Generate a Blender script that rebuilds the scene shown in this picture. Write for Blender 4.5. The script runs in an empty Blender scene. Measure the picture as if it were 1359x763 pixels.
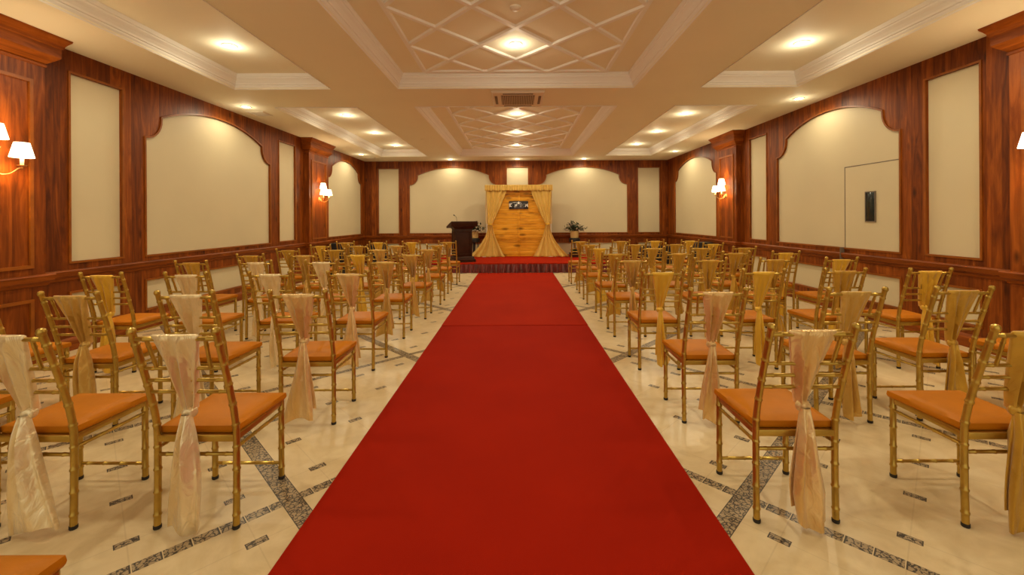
import bpy, bmesh, math, random
from mathutils import Vector, Matrix
from mathutils.geometry import tessellate_polygon
PI = math.pi
S = bpy.context.scene
C = S.collection
rnd = random.Random(7)

# ---------------------------------------------------------------- helpers
class MB:
    """collects geometry for one mesh object"""
    def __init__(s): s.v = []; s.f = []
    def add(s, vs, fs):
        n = len(s.v); s.v += [tuple(p) for p in vs]; s.f += [tuple(i + n for i in f) for f in fs]; return s
    def box(s, x0, x1, y0, y1, z0, z1, b=0.0):
        if b <= 0:
            vs = [(x, y, z) for x in (x0, x1) for y in (y0, y1) for z in (z0, z1)]
            return s.add(vs, [(0, 1, 3, 2), (4, 6, 7, 5), (0, 4, 5, 1), (2, 3, 7, 6), (0, 2, 6, 4), (1, 5, 7, 3)])
        bm = bmesh.new(); bmesh.ops.create_cube(bm, size=1)
        for v in bm.verts:
            v.co = Vector(((x0 + x1) / 2 + v.co.x * (x1 - x0), (y0 + y1) / 2 + v.co.y * (y1 - y0), (z0 + z1) / 2 + v.co.z * (z1 - z0)))
        bmesh.ops.bevel(bm, geom=list(bm.edges), offset=b, segments=2, affect='EDGES', profile=.6)
        return s.bm(bm)
    def bm(s, bm):
        bm.verts.index_update()
        s.add([v.co[:] for v in bm.verts], [[v.index for v in f.verts] for f in bm.faces]); bm.free(); return s
    def tube(s, pts, rad, n=8, cap=True, flat=1.0):
        pts = [Vector(p) for p in pts]; m = len(pts)
        if not hasattr(rad, '__len__'): rad = [rad] * m
        ref = None; vs = []
        for i, p in enumerate(pts):
            t = (pts[min(i + 1, m - 1)] - pts[max(i - 1, 0)]).normalized()
            if ref is None:
                ref = Vector((1, 0, 0)) if abs(t.x) < .8 else Vector((0, 0, 1))
            a = (ref - t * ref.dot(t)).normalized(); b = t.cross(a); ref = a
            for k in range(n):
                w = 2 * PI * k / n
                vs.append(p + a * math.cos(w) * rad[i] + b * math.sin(w) * rad[i] * flat)
        fs = [(i * n + k, i * n + (k + 1) % n, (i + 1) * n + (k + 1) % n, (i + 1) * n + k) for i in range(m - 1) for k in range(n)]
        if cap: fs += [tuple(range(n - 1, -1, -1)), tuple(range((m - 1) * n, m * n))]
        return s.add(vs, fs)
    def lathe(s, prof, c=(0, 0, 0), n=20, closed=False):
        vs = []; m = len(prof)
        for r, z in prof:
            for k in range(n):
                w = 2 * PI * k / n; vs.append((c[0] + r * math.cos(w), c[1] + r * math.sin(w), c[2] + z))
        fs = [(i * n + k, i * n + (k + 1) % n, (i + 1) * n + (k + 1) % n, (i + 1) * n + k) for i in range(m - 1) for k in range(n)]
        if closed: fs += [((m - 1) * n + k, (m - 1) * n + (k + 1) % n, (k + 1) % n, k) for k in range(n)]
        elif True:
            fs += [tuple(range(n - 1, -1, -1)), tuple(range((m - 1) * n, m * n))]
        return s.add(vs, fs)
    def sheet(s, loops, d0, d1, mp):
        """flat board with holes, outline in (u, v), thickness from d0 to d1"""
        tris = tessellate_polygon([[Vector((u, v, 0)) for u, v in L] for L in loops])
        flat = [p for L in loops for p in L]; n = len(flat)
        s_v = [mp(u, v, d0) for u, v in flat] + [mp(u, v, d1) for u, v in flat]
        fs = [tuple(t) for t in tris] + [tuple(i + n for i in reversed(t)) for t in tris]
        o = 0
        for L in loops:
            k = len(L)
            fs += [(o + i, o + (i + 1) % k, n + o + (i + 1) % k, n + o + i) for i in range(k)]
            o += k
        return s.add(s_v, fs)
    def grid(s, fn, nu, nv, closed_u=False):
        vs = [fn(i / (nu if closed_u else nu - 1), j / (nv - 1)) for j in range(nv) for i in range(nu)]
        q = nu if closed_u else nu - 1
        return s.add(vs, [(j * nu + i, j * nu + (i + 1) % nu, (j + 1) * nu + (i + 1) % nu, (j + 1) * nu + i) for j in range(nv - 1) for i in range(q)])
    def loft(s, rings):
        n = len(rings[0]); vs = [p for r in rings for p in r]; m = len(rings)
        fs = [(i * n + k, i * n + (k + 1) % n, (i + 1) * n + (k + 1) % n, (i + 1) * n + k) for i in range(m - 1) for k in range(n)]
        fs += [tuple(range(n - 1, -1, -1)), tuple(range((m - 1) * n, m * n))]
        return s.add(vs, fs)
    def mesh(s, name, m, smooth=True, ang=40):
        me = bpy.data.meshes.new(name); me.from_pydata(s.v, [], s.f); me.update()
        bm = bmesh.new(); bm.from_mesh(me); bmesh.ops.recalc_face_normals(bm, faces=list(bm.faces))
        for f in bm.faces: f.smooth = smooth
        if smooth:
            for e in bm.edges:
                if len(e.link_faces) == 2 and e.calc_face_angle(0) > math.radians(ang): e.smooth = False
        bm.to_mesh(me); bm.free(); me.materials.append(m); return me
    def build(s, name, m, parent=None, smooth=True, ang=40, **props):
        return link(name, s.mesh(name, m, smooth, ang), parent, **props)

def link(name, me, parent=None, **props):
    o = bpy.data.objects.new(name, me); C.objects.link(o)
    if parent: o.parent = parent
    for k, v in props.items(): o[k] = v
    return o

def thing(name, label, cat, loc=(0, 0, 0), rz=0, group=None):
    o = link(name, None); o.location = loc; o.rotation_euler = (0, 0, rz)
    o['label'] = label; o['category'] = cat
    if group: o['group'] = group
    return o

def copy_tree(o, parent=None):
    c = o.copy(); C.objects.link(c); c.parent = parent
    for ch in [q for q in bpy.data.objects if q.parent == o]: copy_tree(ch, c)
    return c

# ---------------------------------------------------------------- materials
def srgb(r, g, b):
    return tuple((c / 255 / 12.92 if c / 255 <= .04045 else ((c / 255 + .055) / 1.055) ** 2.4) for c in (r, g, b)) + (1,)

class NT:
    def __init__(s, name, rough=.5, metal=0, spec=.5):
        s.m = bpy.data.materials.new(name); s.m.use_nodes = True; s.t = s.m.node_tree
        s.b = s.t.nodes['Principled BSDF']; s.b.inputs['Roughness'].default_value = rough
        s.b.inputs['Metallic'].default_value = metal; s.b.inputs['Specular IOR Level'].default_value = spec
    def n(s, typ, ins=None, **kw):
        x = s.t.nodes.new(typ)
        for k, v in kw.items(): setattr(x, k, v)
        for k, v in (ins or {}).items():
            if isinstance(v, bpy.types.NodeSocket): s.t.links.new(v, x.inputs[k])
            else: x.inputs[k].default_value = v
        return x
    def math(s, op, a, b=None, c=None, clamp=False):
        ins = {0: a}
        if b is not None: ins[1] = b
        if c is not None: ins[2] = c
        return s.n('ShaderNodeMath', ins, operation=op, use_clamp=clamp).outputs[0]
    def mix(s, f, a, b, mode='MIX'):
        x = s.n('ShaderNodeMix', None, data_type='RGBA', blend_type=mode)
        for i, v in ((0, f), (6, a), (7, b)):
            if isinstance(v, bpy.types.NodeSocket): s.t.links.new(v, x.inputs[i])
            else: x.inputs[i].default_value = v
        return x.outputs[2]
    def ramp(s, f, stops):
        r = s.n('ShaderNodeValToRGB', {0: f}); e = r.color_ramp.elements
        while len(e) < len(stops): e.new(.5)
        for q, (p, c) in zip(e, stops): q.position = p; q.color = c
        return r.outputs[0]
    def color(s, v):
        if isinstance(v, bpy.types.NodeSocket): s.t.links.new(v, s.b.inputs['Base Color'])
        else: s.b.inputs['Base Color'].default_value = v
        return s
    def bump(s, h, st=.2, dist=.01):
        x = s.n('ShaderNodeBump', {'Height': h, 'Strength': st, 'Distance': dist}); s.t.links.new(x.outputs[0], s.b.inputs['Normal']); return s
    def pos(s):
        g = s.n('ShaderNodeNewGeometry'); return g.outputs['Position']
    def xyz(s, v):
        x = s.n('ShaderNodeSeparateXYZ', {0: v}); return x.outputs
    def vec(s, x, y, z):
        return s.n('ShaderNodeCombineXYZ', {0: x, 1: y, 2: z}).outputs[0]

def noise(k, vec, scale, detail=3, rough=.5, dist=0):
    return k.n('ShaderNodeTexNoise', {'Vector': vec, 'Scale': scale, 'Detail': detail, 'Roughness': rough, 'Distortion': dist}).outputs[0]

def plain(name, col, rough=.5, metal=0, spec=.5, var=.06, scale=3, bump=0, bscale=60):
    k = NT(name, rough, metal, spec); p = k.n('ShaderNodeTexCoord').outputs['Object']
    nz = noise(k, p, scale, 3)
    d = tuple(c * (1 - var) for c in col[:3]) + (1,); l = tuple(min(1, c * (1 + var)) for c in col[:3]) + (1,)
    k.color(k.ramp(nz, [(.3, d), (.7, l)]))
    if bump: k.bump(noise(k, p, bscale, 2), bump, .004)
    return k.m

def wood(name, dark, mid, light, vertical=True, plank=.14, rough=.44, seam=True, knots=True, kr=.10):
    k = NT(name, rough, 0, .22); x, y, z = k.xyz(k.pos())
    u = k.math('ADD', x, y)
    if not vertical: u, z = z, u
    idx = k.math('FLOOR', k.math('DIVIDE', u, plank))
    wn = k.n('ShaderNodeTexWhiteNoise', {'W': idx}, noise_dimensions='1D').outputs[0]
    off = k.math('MULTIPLY', wn, 37.0)
    v1 = k.vec(k.math('MULTIPLY', u, 7.0), off, k.math('MULTIPLY', z, .9))
    g1 = noise(k, v1, 1.7, 4, .6, 1.3)
    v2 = k.vec(k.math('MULTIPLY', u, 38.0), off, k.math('MULTIPLY', z, 1.6))
    g2 = noise(k, v2, 1.0, 3, .6, .3)
    f = k.math('ADD', k.math('MULTIPLY', g1, .72), k.math('MULTIPLY', g2, .28))
    f = k.math('ADD', f, k.math('MULTIPLY', k.math('SUBTRACT', wn, .5), .16))
    col = k.ramp(f, [(.3, dark), (.5, mid), (.72, light)])
    if knots:
        v3 = k.vec(k.math('MULTIPLY', u, 5.0), off, k.math('MULTIPLY', z, 2.0))
        vo = k.n('ShaderNodeTexVoronoi', {'Vector': v3, 'Scale': 1.0}).outputs['Distance']
        kn = k.n('ShaderNodeMapRange', {0: vo, 1: kr * 1.7, 2: kr * .5, 3: 0.0, 4: 1.0}).outputs[0]
        col = k.mix(k.math('MULTIPLY', kn, .8), col, tuple(c * .35 for c in dark[:3]) + (1,))
    if seam:
        fr = k.math('FRACT', k.math('DIVIDE', u, plank))
        sm = k.math('LESS_THAN', fr, .025)
        col = k.mix(k.math('MULTIPLY', sm, .35), col, tuple(c * .4 for c in dark[:3]) + (1,))
    k.color(col); k.bump(g2, .12, .003)
    return k.m

M = {}
M['wood'] = wood('red_brown_panelling', (.085, .016, .001, 1), (.20, .043, .003, 1), (.38, .10, .010, 1))
M['wood_h'] = wood('red_brown_rail', (.12, .024, .002, 1), (.24, .055, .004, 1), (.38, .10, .011, 1), vertical=False, plank=.5, knots=False, seam=False)
M['mould'] = plain('red_brown_moulding', (.27, .075, .007, 1), .4, 0, .3, var=.25, scale=5)
M['pine'] = wood('knotty_pine', (.46, .17, .006, 1), (.80, .36, .022, 1), (.92, .48, .045, 1), vertical=False, plank=.163, rough=.5, kr=.17)
M['dark_wood'] = plain('dark_stained_wood', (.035, .010, .004, 1), .45, 0, .2, var=.3, scale=6)
M['plaster'] = plain('cream_plaster', (.64, .55, .365, 1), .6, var=.03, scale=1.2, bump=.05, bscale=120)
M['ceil'] = plain('ceiling_paint', (.90, .85, .68, 1), .7, var=.02, scale=1)
M['crown'] = plain('white_crown_paint', (.93, .91, .88, 1), .55, var=.02, scale=1)
M['white_metal'] = plain('white_plastic', (.80, .72, .6, 1), .45, var=.03)
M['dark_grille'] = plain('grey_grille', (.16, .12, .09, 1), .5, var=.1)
M['black'] = plain('black_finish', (.012, .011, .012, 1), .45, var=.2, scale=9)
M['glass_dark'] = plain('dark_vision_glass', (.015, .025, .025, 1), .12, var=.1)
M['gold'] = plain('gold_paint', (.49, .32, .065, 1), .30, .85, var=.12, scale=14)
M['leather'] = plain('tan_leather', (.50, .165, .004, 1), .48, 0, .15, var=.10, scale=5, bump=.15, bscale=150)
M['rubber'] = plain('black_rubber', (.02, .015, .012, 1), .7)
M['brass'] = plain('sconce_brass', (.62, .40, .16, 1), .3, .8)
M['ivory'] = plain('ivory_candle', (.8, .66, .42, 1), .5)
M['leaf'] = plain('dark_leaf', (.03, .05, .018, 1), .5, var=.4, scale=8)
M['flower'] = plain('pale_flower', (.65, .55, .4, 1), .6)
M['pot'] = plain('cream_wrap', (.60, .42, .16, 1), .5)
M['white_letter'] = plain('white_lettering', (.95, .94, .92, 1), .4)
M['grey_letter'] = plain('grey_lettering', (.3, .25, .28, 1), .4)

def cloth(name, col, col2, rough=.36, metal=.25, wr=.35):
    k = NT(name, rough, metal, .6); p = k.n('ShaderNodeTexCoord').outputs['Object']
    x, y, z = k.xyz(p)
    n1 = noise(k, k.vec(k.math('MULTIPLY', x, 4.0), k.math('MULTIPLY', y, 2.0), z), 3.2, 3, .5, .4)
    k.color(k.ramp(n1, [(.32, col), (.68, col2)]))
    n2 = noise(k, k.vec(k.math('MULTIPLY', x, 3.0), y, k.math('MULTIPLY', z, 1.1)), 9, 3, .5, .8)
    k.bump(n2, wr, .02)
    k.b.inputs['Sheen Weight'].default_value = .3
    return k.m
M['s_pale'] = cloth('pale_champagne_satin', (.80, .60, .31, 1), (.95, .82, .55, 1), .27, .42, .7)
M['s_pink'] = cloth('rose_champagne_satin', (.72, .45, .15, 1), (.90, .66, .34, 1), .27, .42, .7)
M['s_tan'] = cloth('tan_gold_satin', (.56, .33, .06, 1), (.72, .46, .12, 1), .3, .42, .6)
M['s_gold'] = cloth('deep_gold_satin', (.50, .27, .018, 1), (.64, .37, .035, 1), .36, .35, .5)
M['s_yellow'] = cloth('yellow_gold_satin', (.70, .41, .022, 1), (.84, .53, .055, 1), .36, .3, .5)
M['drape'] = cloth('gold_drape', (.66, .40, .06, 1), (.74, .48, .10, 1), .55, .0, .12)
M['skirt'] = cloth('crimson_skirt', (.07, .003, .003, 1), (.19, .010, .008, 1), .28, .05, .3)

# red carpet
def carpet(name, c1, c2):
    k = NT(name, .95, 0, .1); p = k.pos()
    n1 = noise(k, p, 1.3, 3); n2 = noise(k, p, 350, 2)
    f = k.math('ADD', k.math('MULTIPLY', n1, .6), k.math('MULTIPLY', n2, .4))
    k.color(k.ramp(f, [(.35, c1), (.65, c2)])); k.bump(n2, .4, .003)
    return k.m
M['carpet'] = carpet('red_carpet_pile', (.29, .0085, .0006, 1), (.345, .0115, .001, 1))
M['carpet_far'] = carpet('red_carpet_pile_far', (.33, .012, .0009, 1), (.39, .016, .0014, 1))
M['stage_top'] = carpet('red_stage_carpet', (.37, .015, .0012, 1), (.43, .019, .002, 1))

def emis(name, col, st):
    k = NT(name, .5); k.color(col); k.b.inputs['Emission Color'].default_value = col
    k.b.inputs['Emission Strength'].default_value = st; return k.m
M['bulb'] = emis('lit_downlight', (1, .84, .60, 1), 22)
M['shade'] = emis('lit_lamp_shade', (1, .84, .60, 1), 3.2)

# marble floor with diagonal mosaic bands and small inset tiles
def floor_mat():
    k = NT('marble_tile_floor', .34, 0, .4)
    x, y, z = k.xyz(k.pos())
    a = k.math('SUBTRACT', k.math('ABSOLUTE', k.math('ADD', x, .0)), 1.135)
    q = k.math('SUBTRACT', y, 2.15)
    P = 2.27; r2 = math.sqrt(.5)
    thick = k.math('SUBTRACT', a, q); thin = k.math('ADD', a, q)
    def wrap(v, per): return k.math('WRAP', v, per / 2, -per / 2)
    dT = k.math('MULTIPLY', k.math('ABSOLUTE', wrap(thick, P)), r2)
    dt = k.math('MULTIPLY', k.math('ABSOLUTE', wrap(thin, P)), r2)
    inT = k.math('LESS_THAN', dT, .046); inN = k.math('LESS_THAN', dt, .030)
    # along-band coordinates
    lT = k.math('MULTIPLY', thin, r2); lN = k.math('MULTIPLY', thick, r2)
    # ornament
    pv = k.vec(k.math('MULTIPLY', lT, 1.0), k.math('MULTIPLY', lN, 1.0), 0)
    vo = k.n('ShaderNodeTexVoronoi', {'Vector': pv, 'Scale': 44.0}, feature='DISTANCE_TO_EDGE').outputs['Distance']
    nz = noise(k, pv, 50, 2, .6, 2.2)
    orn = k.math('LESS_THAN', k.math('ADD', k.math('MULTIPLY', vo, .7), k.math('MULTIPLY', nz, .5)), .315)
    def joint(l, per, w):
        return k.math('LESS_THAN', k.math('MULTIPLY', k.math('FRACT', k.math('DIVIDE', l, per)), per), w)
    eT = k.math('MAXIMUM', joint(lT, .0946, .004), k.math('GREATER_THAN', dT, .042))
    eN = joint(lN, .10, .006)
    gapN = joint(k.math('ADD', lN, .004), .10, .004)
    # marble base
    n1 = noise(k, k.pos(), 1.1, 5, .6, .8); n2 = noise(k, k.pos(), 4.5, 4, .6, 1.5)
    base = k.ramp(k.math('ADD', k.math('MULTIPLY', n1, .6), k.math('MULTIPLY', n2, .4)), [(.35, (.60, .46, .26, 1)), (.5, (.72, .58, .36, 1)), (.65, (.80, .67, .45, 1))])
    # tile joints run half a tile off the bands
    T = P / 4 * 1.0
    gj = T
    g1 = k.math('LESS_THAN', k.math('ABSOLUTE', wrap(k.math('ADD', thick, gj / 2), gj)), .004)
    g2 = k.math('LESS_THAN', k.math('ABSOLUTE', wrap(k.math('ADD', thin, gj / 2), gj)), .004)
    base = k.mix(k.math('MULTIPLY', k.math('MAXIMUM', g1, g2), .18), base, (.35, .24, .13, 1))
    dark = (.055, .045, .038, 1); lite = (.42, .32, .20, 1)
    # insets at tile corners
    ia = k.math('MULTIPLY', wrap(k.math('ADD', thick, gj / 2), gj), r2); ib = k.math('MULTIPLY', wrap(k.math('ADD', thin, gj / 2), gj), r2)
    # rectangle long along the thin band direction (thick coordinate changes)
    ins = k.math('MULTIPLY', k.math('LESS_THAN', k.math('ABSOLUTE', ia), .043), k.math('LESS_THAN', k.math('ABSOLUTE', ib), .021))
    inb = k.math('MAXIMUM', k.math('GREATER_THAN', k.math('ABSOLUTE', ia), .038), k.math('GREATER_THAN', k.math('ABSOLUTE', ib), .018))
    ornc = k.mix(orn, lite, dark)
    c = k.mix(inN, base, k.mix(gapN, k.mix(eN, ornc, dark), (.72, .58, .36, 1)))
    c = k.mix(inT, c, k.mix(eT, ornc, dark))
    c = k.mix(ins, c, k.mix(inb, ornc, dark))
    k.color(c)
    return k.m
M['floor'] = floor_mat()

# ---------------------------------------------------------------- room dimensions (metres; y runs towards the stage)
XW = 4.86; ZC = 3.245; YB = 13.75; Y0 = -2.4; ZR = 3.43

f = MB().box(-XW - .2, XW + .2, Y0, YB + .2, -.12, 0).build('floor', M['floor'], smooth=False, kind='structure')

# ceiling with coffers
def rect(u0, u1, v0, v1): return [(u0, v0), (u1, v0), (u1, v1), (u0, v1)]
coffers = [(-1.65, 1.65, .27, 6.04), (-1.65, 1.65, 7.06, 12.6),
           (-3.95, -2.62, .27, 6.04), (-3.95, -2.62, 7.06, 12.6), (2.62, 3.95, .27, 6.04), (2.62, 3.95, 7.06, 12.6)]
cm = MB(); cm.sheet([rect(-XW - .2, XW + .2, Y0, YB + .2)] + [rect(*c) for c in coffers], 0, .02, lambda u, v, d: (u, v, ZC + d))
ceiling = cm.build('ceiling', M['ceil'], smooth=False, kind='structure')
crown_prof = [(0, 0), (-.012, -.012), (-.012, -.004), (-.0, .012), (.012, .03), (.014, .045), (.025, .05), (.028, .07), (.045, .10), (.068, .125), (.07, .14), (.08, .145), (.085, .165), (.09, .186), (0, .186)]
def coffer(c, lat=None):
    x0, x1, y0, y1 = c
    top = MB().box(x0 - .02, x1 + .02, y0 - .02, y1 + .02, ZR, ZR + .02).build('coffer', M['ceil'], ceiling, smooth=False)
    rings = [[(x0 + i, y0 + i, ZC + z), (x1 - i, y0 + i, ZC + z), (x1 - i, y1 - i, ZC + z), (x0 + i, y1 - i, ZC + z)] for i, z in crown_prof]
    m = MB(); n = 4; k = len(rings)
    m.add([p for r in rings for p in r], [(i * n + j, i * n + (j + 1) % n, ((i + 1) % k) * n + (j + 1) % n, ((i + 1) % k) * n + j) for i in range(k - 1) for j in range(n)])
    m.build('crown_moulding', M['crown'], top, smooth=False)
    if lat:
        hx, v0, v1, ox, oy, sx, sy = lat
        m = MB(); w = .032; cnt = [0]
        def bar(p, q):
            cnt[0] += 1; zt = ZR - .020 - .0002 * cnt[0]
            d = (Vector(q) - Vector(p)).normalized(); nn = Vector((-d.y, d.x)) * w
            r = lambda e, z: [(p[0] + nn.x * e, p[1] + nn.y * e, z), (q[0] + nn.x * e, q[1] + nn.y * e, z)]
            a, b = r(1, ZR), r(.7, zt); c_, d_ = r(-.7, zt), r(-1, ZR)
            m.add([a[0], b[0], c_[0], d_[0], a[1], b[1], c_[1], d_[1]], [(0, 1, 5, 4), (1, 2, 6, 5), (2, 3, 7, 6), (0, 3, 2, 1), (4, 5, 6, 7)])
        for sg in (1, -1):
            for t in range(-30, 31):
                # line through node (ox, oy + 2*t*sy) with slope sg*sy/sx
                yc = oy + 2 * t * sy; pts = []
                xa, xb = -hx, hx
                fy = lambda X: yc + sg * sy / sx * (X - ox); fx = lambda Y: ox + sg * (Y - yc) * sx / sy
                for Y in (v0, v1):
                    X = fx(Y)
                    if -hx < X < hx: pts.append((X, Y))
                for X in (xa, xb):
                    Y = fy(X)
                    if v0 < Y < v1: pts.append((X, Y))
                if len(pts) >= 2 and (Vector(pts[0]) - Vector(pts[1])).length > .05: bar(pts[0], pts[1])
        for p, q in (((-hx, v0), (hx, v0)), ((-hx, v1), (hx, v1)), ((-hx, v0), (-hx, v1)), ((hx, v0), (hx, v1))): bar(p, q)
        m.build('lattice', M['crown'], top, smooth=False)
coffer(coffers[0], (1.25, .5, 5.88, 0, 4.54, .42, .463)); coffer(coffers[1], (1.25, 7.42, 12.36, 0, 9.69, .42, .46))
for c in coffers[2:]: coffer(c)

# ---- walls: outline helpers in (u along wall, v height)
def arch(u0, u1, zb=.95, zs=2.48, zsh=2.76, zt=3.035, r=.26):
    P = [(u0, zb), (u1, zb), (u1, zs)]
    for i in range(1, 9):
        a = PI / 2 * i / 8; P.append((u1 - r * math.sin(a), zs + (zsh - zs) * (1 - math.cos(a))))
    P.append((u1 - r, zsh + .03))
    w = (u1 - u0) / 2 - r; s = zt - zsh - .03; R = (w * w + s * s) / (2 * s); cu = (u0 + u1) / 2; cv = zt - R
    A = math.asin(w / R)
    for i in range(1, 24):
        t = A - 2 * A * i / 24; P.append((cu + R * math.sin(t), cv + R * math.cos(t)))
    P.append((u0 + r, zsh + .03))
    for i in range(8, 0, -1):
        a = PI / 2 * i / 8; P.append((u0 + r * math.sin(a), zs + (zsh - zs) * (1 - math.cos(a))))
    P.append((u0, zs)); return P
def offset(L, d):
    n = len(L); out = []
    for i in range(n):
        p0, p1, p2 = Vector(L[i - 1]), Vector(L[i]), Vector(L[(i + 1) % n])
        a = (p1 - p0).normalized(); b = (p2 - p1).normalized()
        na, nb = Vector((a.y, -a.x)), Vector((b.y, -b.x)); m = (na + nb)
        m = m / max(.35, m.dot(na)) if m.length > .01 else na
        q = p1 + m * d; out.append((q.x, q.y))
    return out
def wall(name, mp, u0, u1, tops, lows, pil, rail_gaps=()):
    W = MB().sheet([rect(u0, u1, 0, ZC)], -.15, 0, mp).build(name, M['plaster'], smooth=False, kind='structure')
    loops = tops + [rect(a, b, .25, .615) for a, b in lows]
    MB().sheet([rect(u0, u1, 0, ZC)] + loops, 0, .03, mp).build('wood_panelling', M['wood'], W, smooth=False)
    for L in loops:
        MB().sheet([offset(L, .022), L], .03, .042, mp).build('panel_moulding', M['mould'], W, smooth=False)
    # chair rail and baseboard as boards with a stepped profile
    def strip(nm, prof, mat, par, extra):
        m = MB()
        segs = []; x = u0
        for a, b, pr in sorted(pil):
            segs.append((x, a, 0)); x = b
        segs.append((x, u1, 0))
        for a, b, pr in segs: m.loft([[mp(uu, v, d) for d, v in prof] for uu in (a, b)])
        return m.build(nm, mat, par, smooth=False, **extra)
    rp = [(.03, .755), (.042, .76), (.045, .785), (.075, .81), (.08, .84), (.085, .86), (.075, .872), (.03, .875)]
    strip('chair_rail', rp, M['wood_h'], W, {})
    bp = [(.03, 0), (.052, 0), (.052, .10), (.045, .12), (.036, .135), (.03, .14)]
    strip('baseboard_' + name.split('_')[1], bp, M['wood_h'], None, {'kind': 'structure'})
    for a, b, pr in pil:
        P = MB().sheet([rect(a, b, 0, 2.95)], .0301, pr, mp).build('pilaster', M['wood'], W, smooth=False)
        steps = [(2.93, 0), (2.935, .012), (2.955, .014), (2.965, .006), (2.99, .03), (3.02, .06), (3.04, .078), (3.05, .085), (3.14, .085), (3.15, .10), (3.175, .104), (3.20, .12), (3.225, .14), (3.244, .145)]
        m = MB().loft([[mp(a - e, z, .031), mp(b + e, z, .031), mp(b + e, z, pr + e), mp(a - e, z, pr + e)] for z, e in steps])
        m.build('capital', M['wood_h'], P, smooth=False)
        for z0, z1 in ((.96, 2.76), (.25, .62)):
            L = rect(a + .13, b - .13, z0, z1)
            MB().sheet([offset(L, .02), offset(L, -.012)], pr, pr + .016, mp).build('panel_moulding', M['mould'], P, smooth=False)
        m = MB().loft([[mp(a - e, z, .031), mp(b + e, z, .031), mp(b + e, z, pr + e), mp(a - e, z, pr + e)] for z, e in [(v, d - .028) for d, v in rp]])
        m.build('chair_rail', M['wood_h'], P, smooth=False)
        m = MB().loft([[mp(a - e, z, .031), mp(b + e, z, .031), mp(b + e, z, pr + e), mp(a - e, z, pr + e)] for z, e in ((0, .02), (.11, .02), (.14, .004))])
        m.build('plinth', M['wood_h'], P, smooth=False)
    return W
mpL = lambda u, v, d: (-XW + d, u, v)
mpR = lambda u, v, d: (XW - d, u, v)
mpB = lambda u, v, d: (u, YB - d, v)
DEP = .03
lt = [rect(4.65, 5.26, .96, 3.0), arch(5.60, 8.42), rect(8.74, 9.38, .96, 3.0), arch(11.02, 13.38, r=.24), rect(.3, 2.9, .96, 3.0)]
wl = wall('wall_left', mpL, Y0, YB, lt, [(4.65, 5.26), (5.60, 8.42), (8.74, 9.38), (11.02, 13.38), (.3, 2.9)], [(3.27, 4.29, .15), (9.76, 10.74, .15)])
rt = [rect(4.47, 5.06, .96, 3.0), arch(5.41, 7.95), rect(8.29, 8.88, .96, 3.0), arch(10.37, 13.1, r=.24), rect(.3, 2.7, .96, 3.0)]
wr = wall('wall_right', mpR, Y0, YB, rt, [(4.47, 5.06), (5.41, 7.95), (8.29, 8.88), (10.37, 13.1), (.3, 2.7)], [(3.1, 4.1, .15), (9.2, 10.06, .15)])
bt = [rect(-4.40, -3.76, .95, 3.0), arch(-3.41, -.62), rect(-.30, .37, .95, 3.03), arch(.70, 3.54), rect(3.89, 4.57, .95, 3.0)]
wb = wall('wall_back', mpB, -XW + .0, XW - .0, bt, [(-4.40, -3.76), (-3.41, -.62), (-.3, .37), (.70, 3.54), (3.89, 4.57)], [])

# flush door hidden in the right-hand arch panel
d = MB().box(XW - .012, XW + .02, 5.42, 6.33, .14, 2.12).build('door_1', M['plaster'], smooth=False, kind='structure')
MB().box(XW - .014, XW - .002, 6.33, 6.342, .62, 2.132).box(XW - .014, XW - .002, 5.42, 6.342, 2.12, 2.132).build('gap_shade_strip', M['dark_grille'], d, smooth=False)  # thin dark strips stand in for the shade inside the door's gap
MB().box(XW - .09, XW - .028, 6.33, 6.342, .62, .95).build('rail_gap_shade_strip', M['dark_grille'], d, smooth=False)  # gap's shade carried over the chair rail as a dark strip
MB().box(XW - .022, XW - .01, 5.80, 5.95, 1.34, 1.735, .004).build('vision_panel', M['glass_dark'], d, label='narrow dark glass vision panel')
MB().sheet([offset(rect(5.80, 5.95, 1.34, 1.735), .012), rect(5.80, 5.95, 1.34, 1.735)], .012, .026, mpR).build('vision_frame', M['dark_grille'], d, smooth=False)

# ---------------------------------------------------------------- carpet and stage
def plate(x0, x1, y0, y1, z0, z1, nm, mat, **kw):
    return MB().box(x0, x1, y0, y1, z0, z1, .003).build(nm, mat, **kw)
o = MB()
o.add([(-.985, -2.3, 0), (.922, -2.3, 0), (.922, 5.62, 0), (-.985, 5.62, 0), (-.985, -2.3, .006), (.922, -2.3, .006), (.922, 5.62, .006), (-.985, 5.62, .006)],
      [(0, 1, 2, 3), (4, 7, 6, 5), (0, 4, 5, 1), (1, 5, 6, 2), (2, 6, 7, 3), (3, 7, 4, 0)])
o.build('carpet_runner', M['carpet'], smooth=False, label='wide red carpet runner down the aisle, its near length before the seam', category='carpet', group='red aisle carpet')
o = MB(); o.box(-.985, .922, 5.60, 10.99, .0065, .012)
o.build('carpet_runner', M['carpet_far'], smooth=False, label='red carpet runner between the seam and the stage, far length of aisle carpet', category='carpet', group='red aisle carpet')

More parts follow.
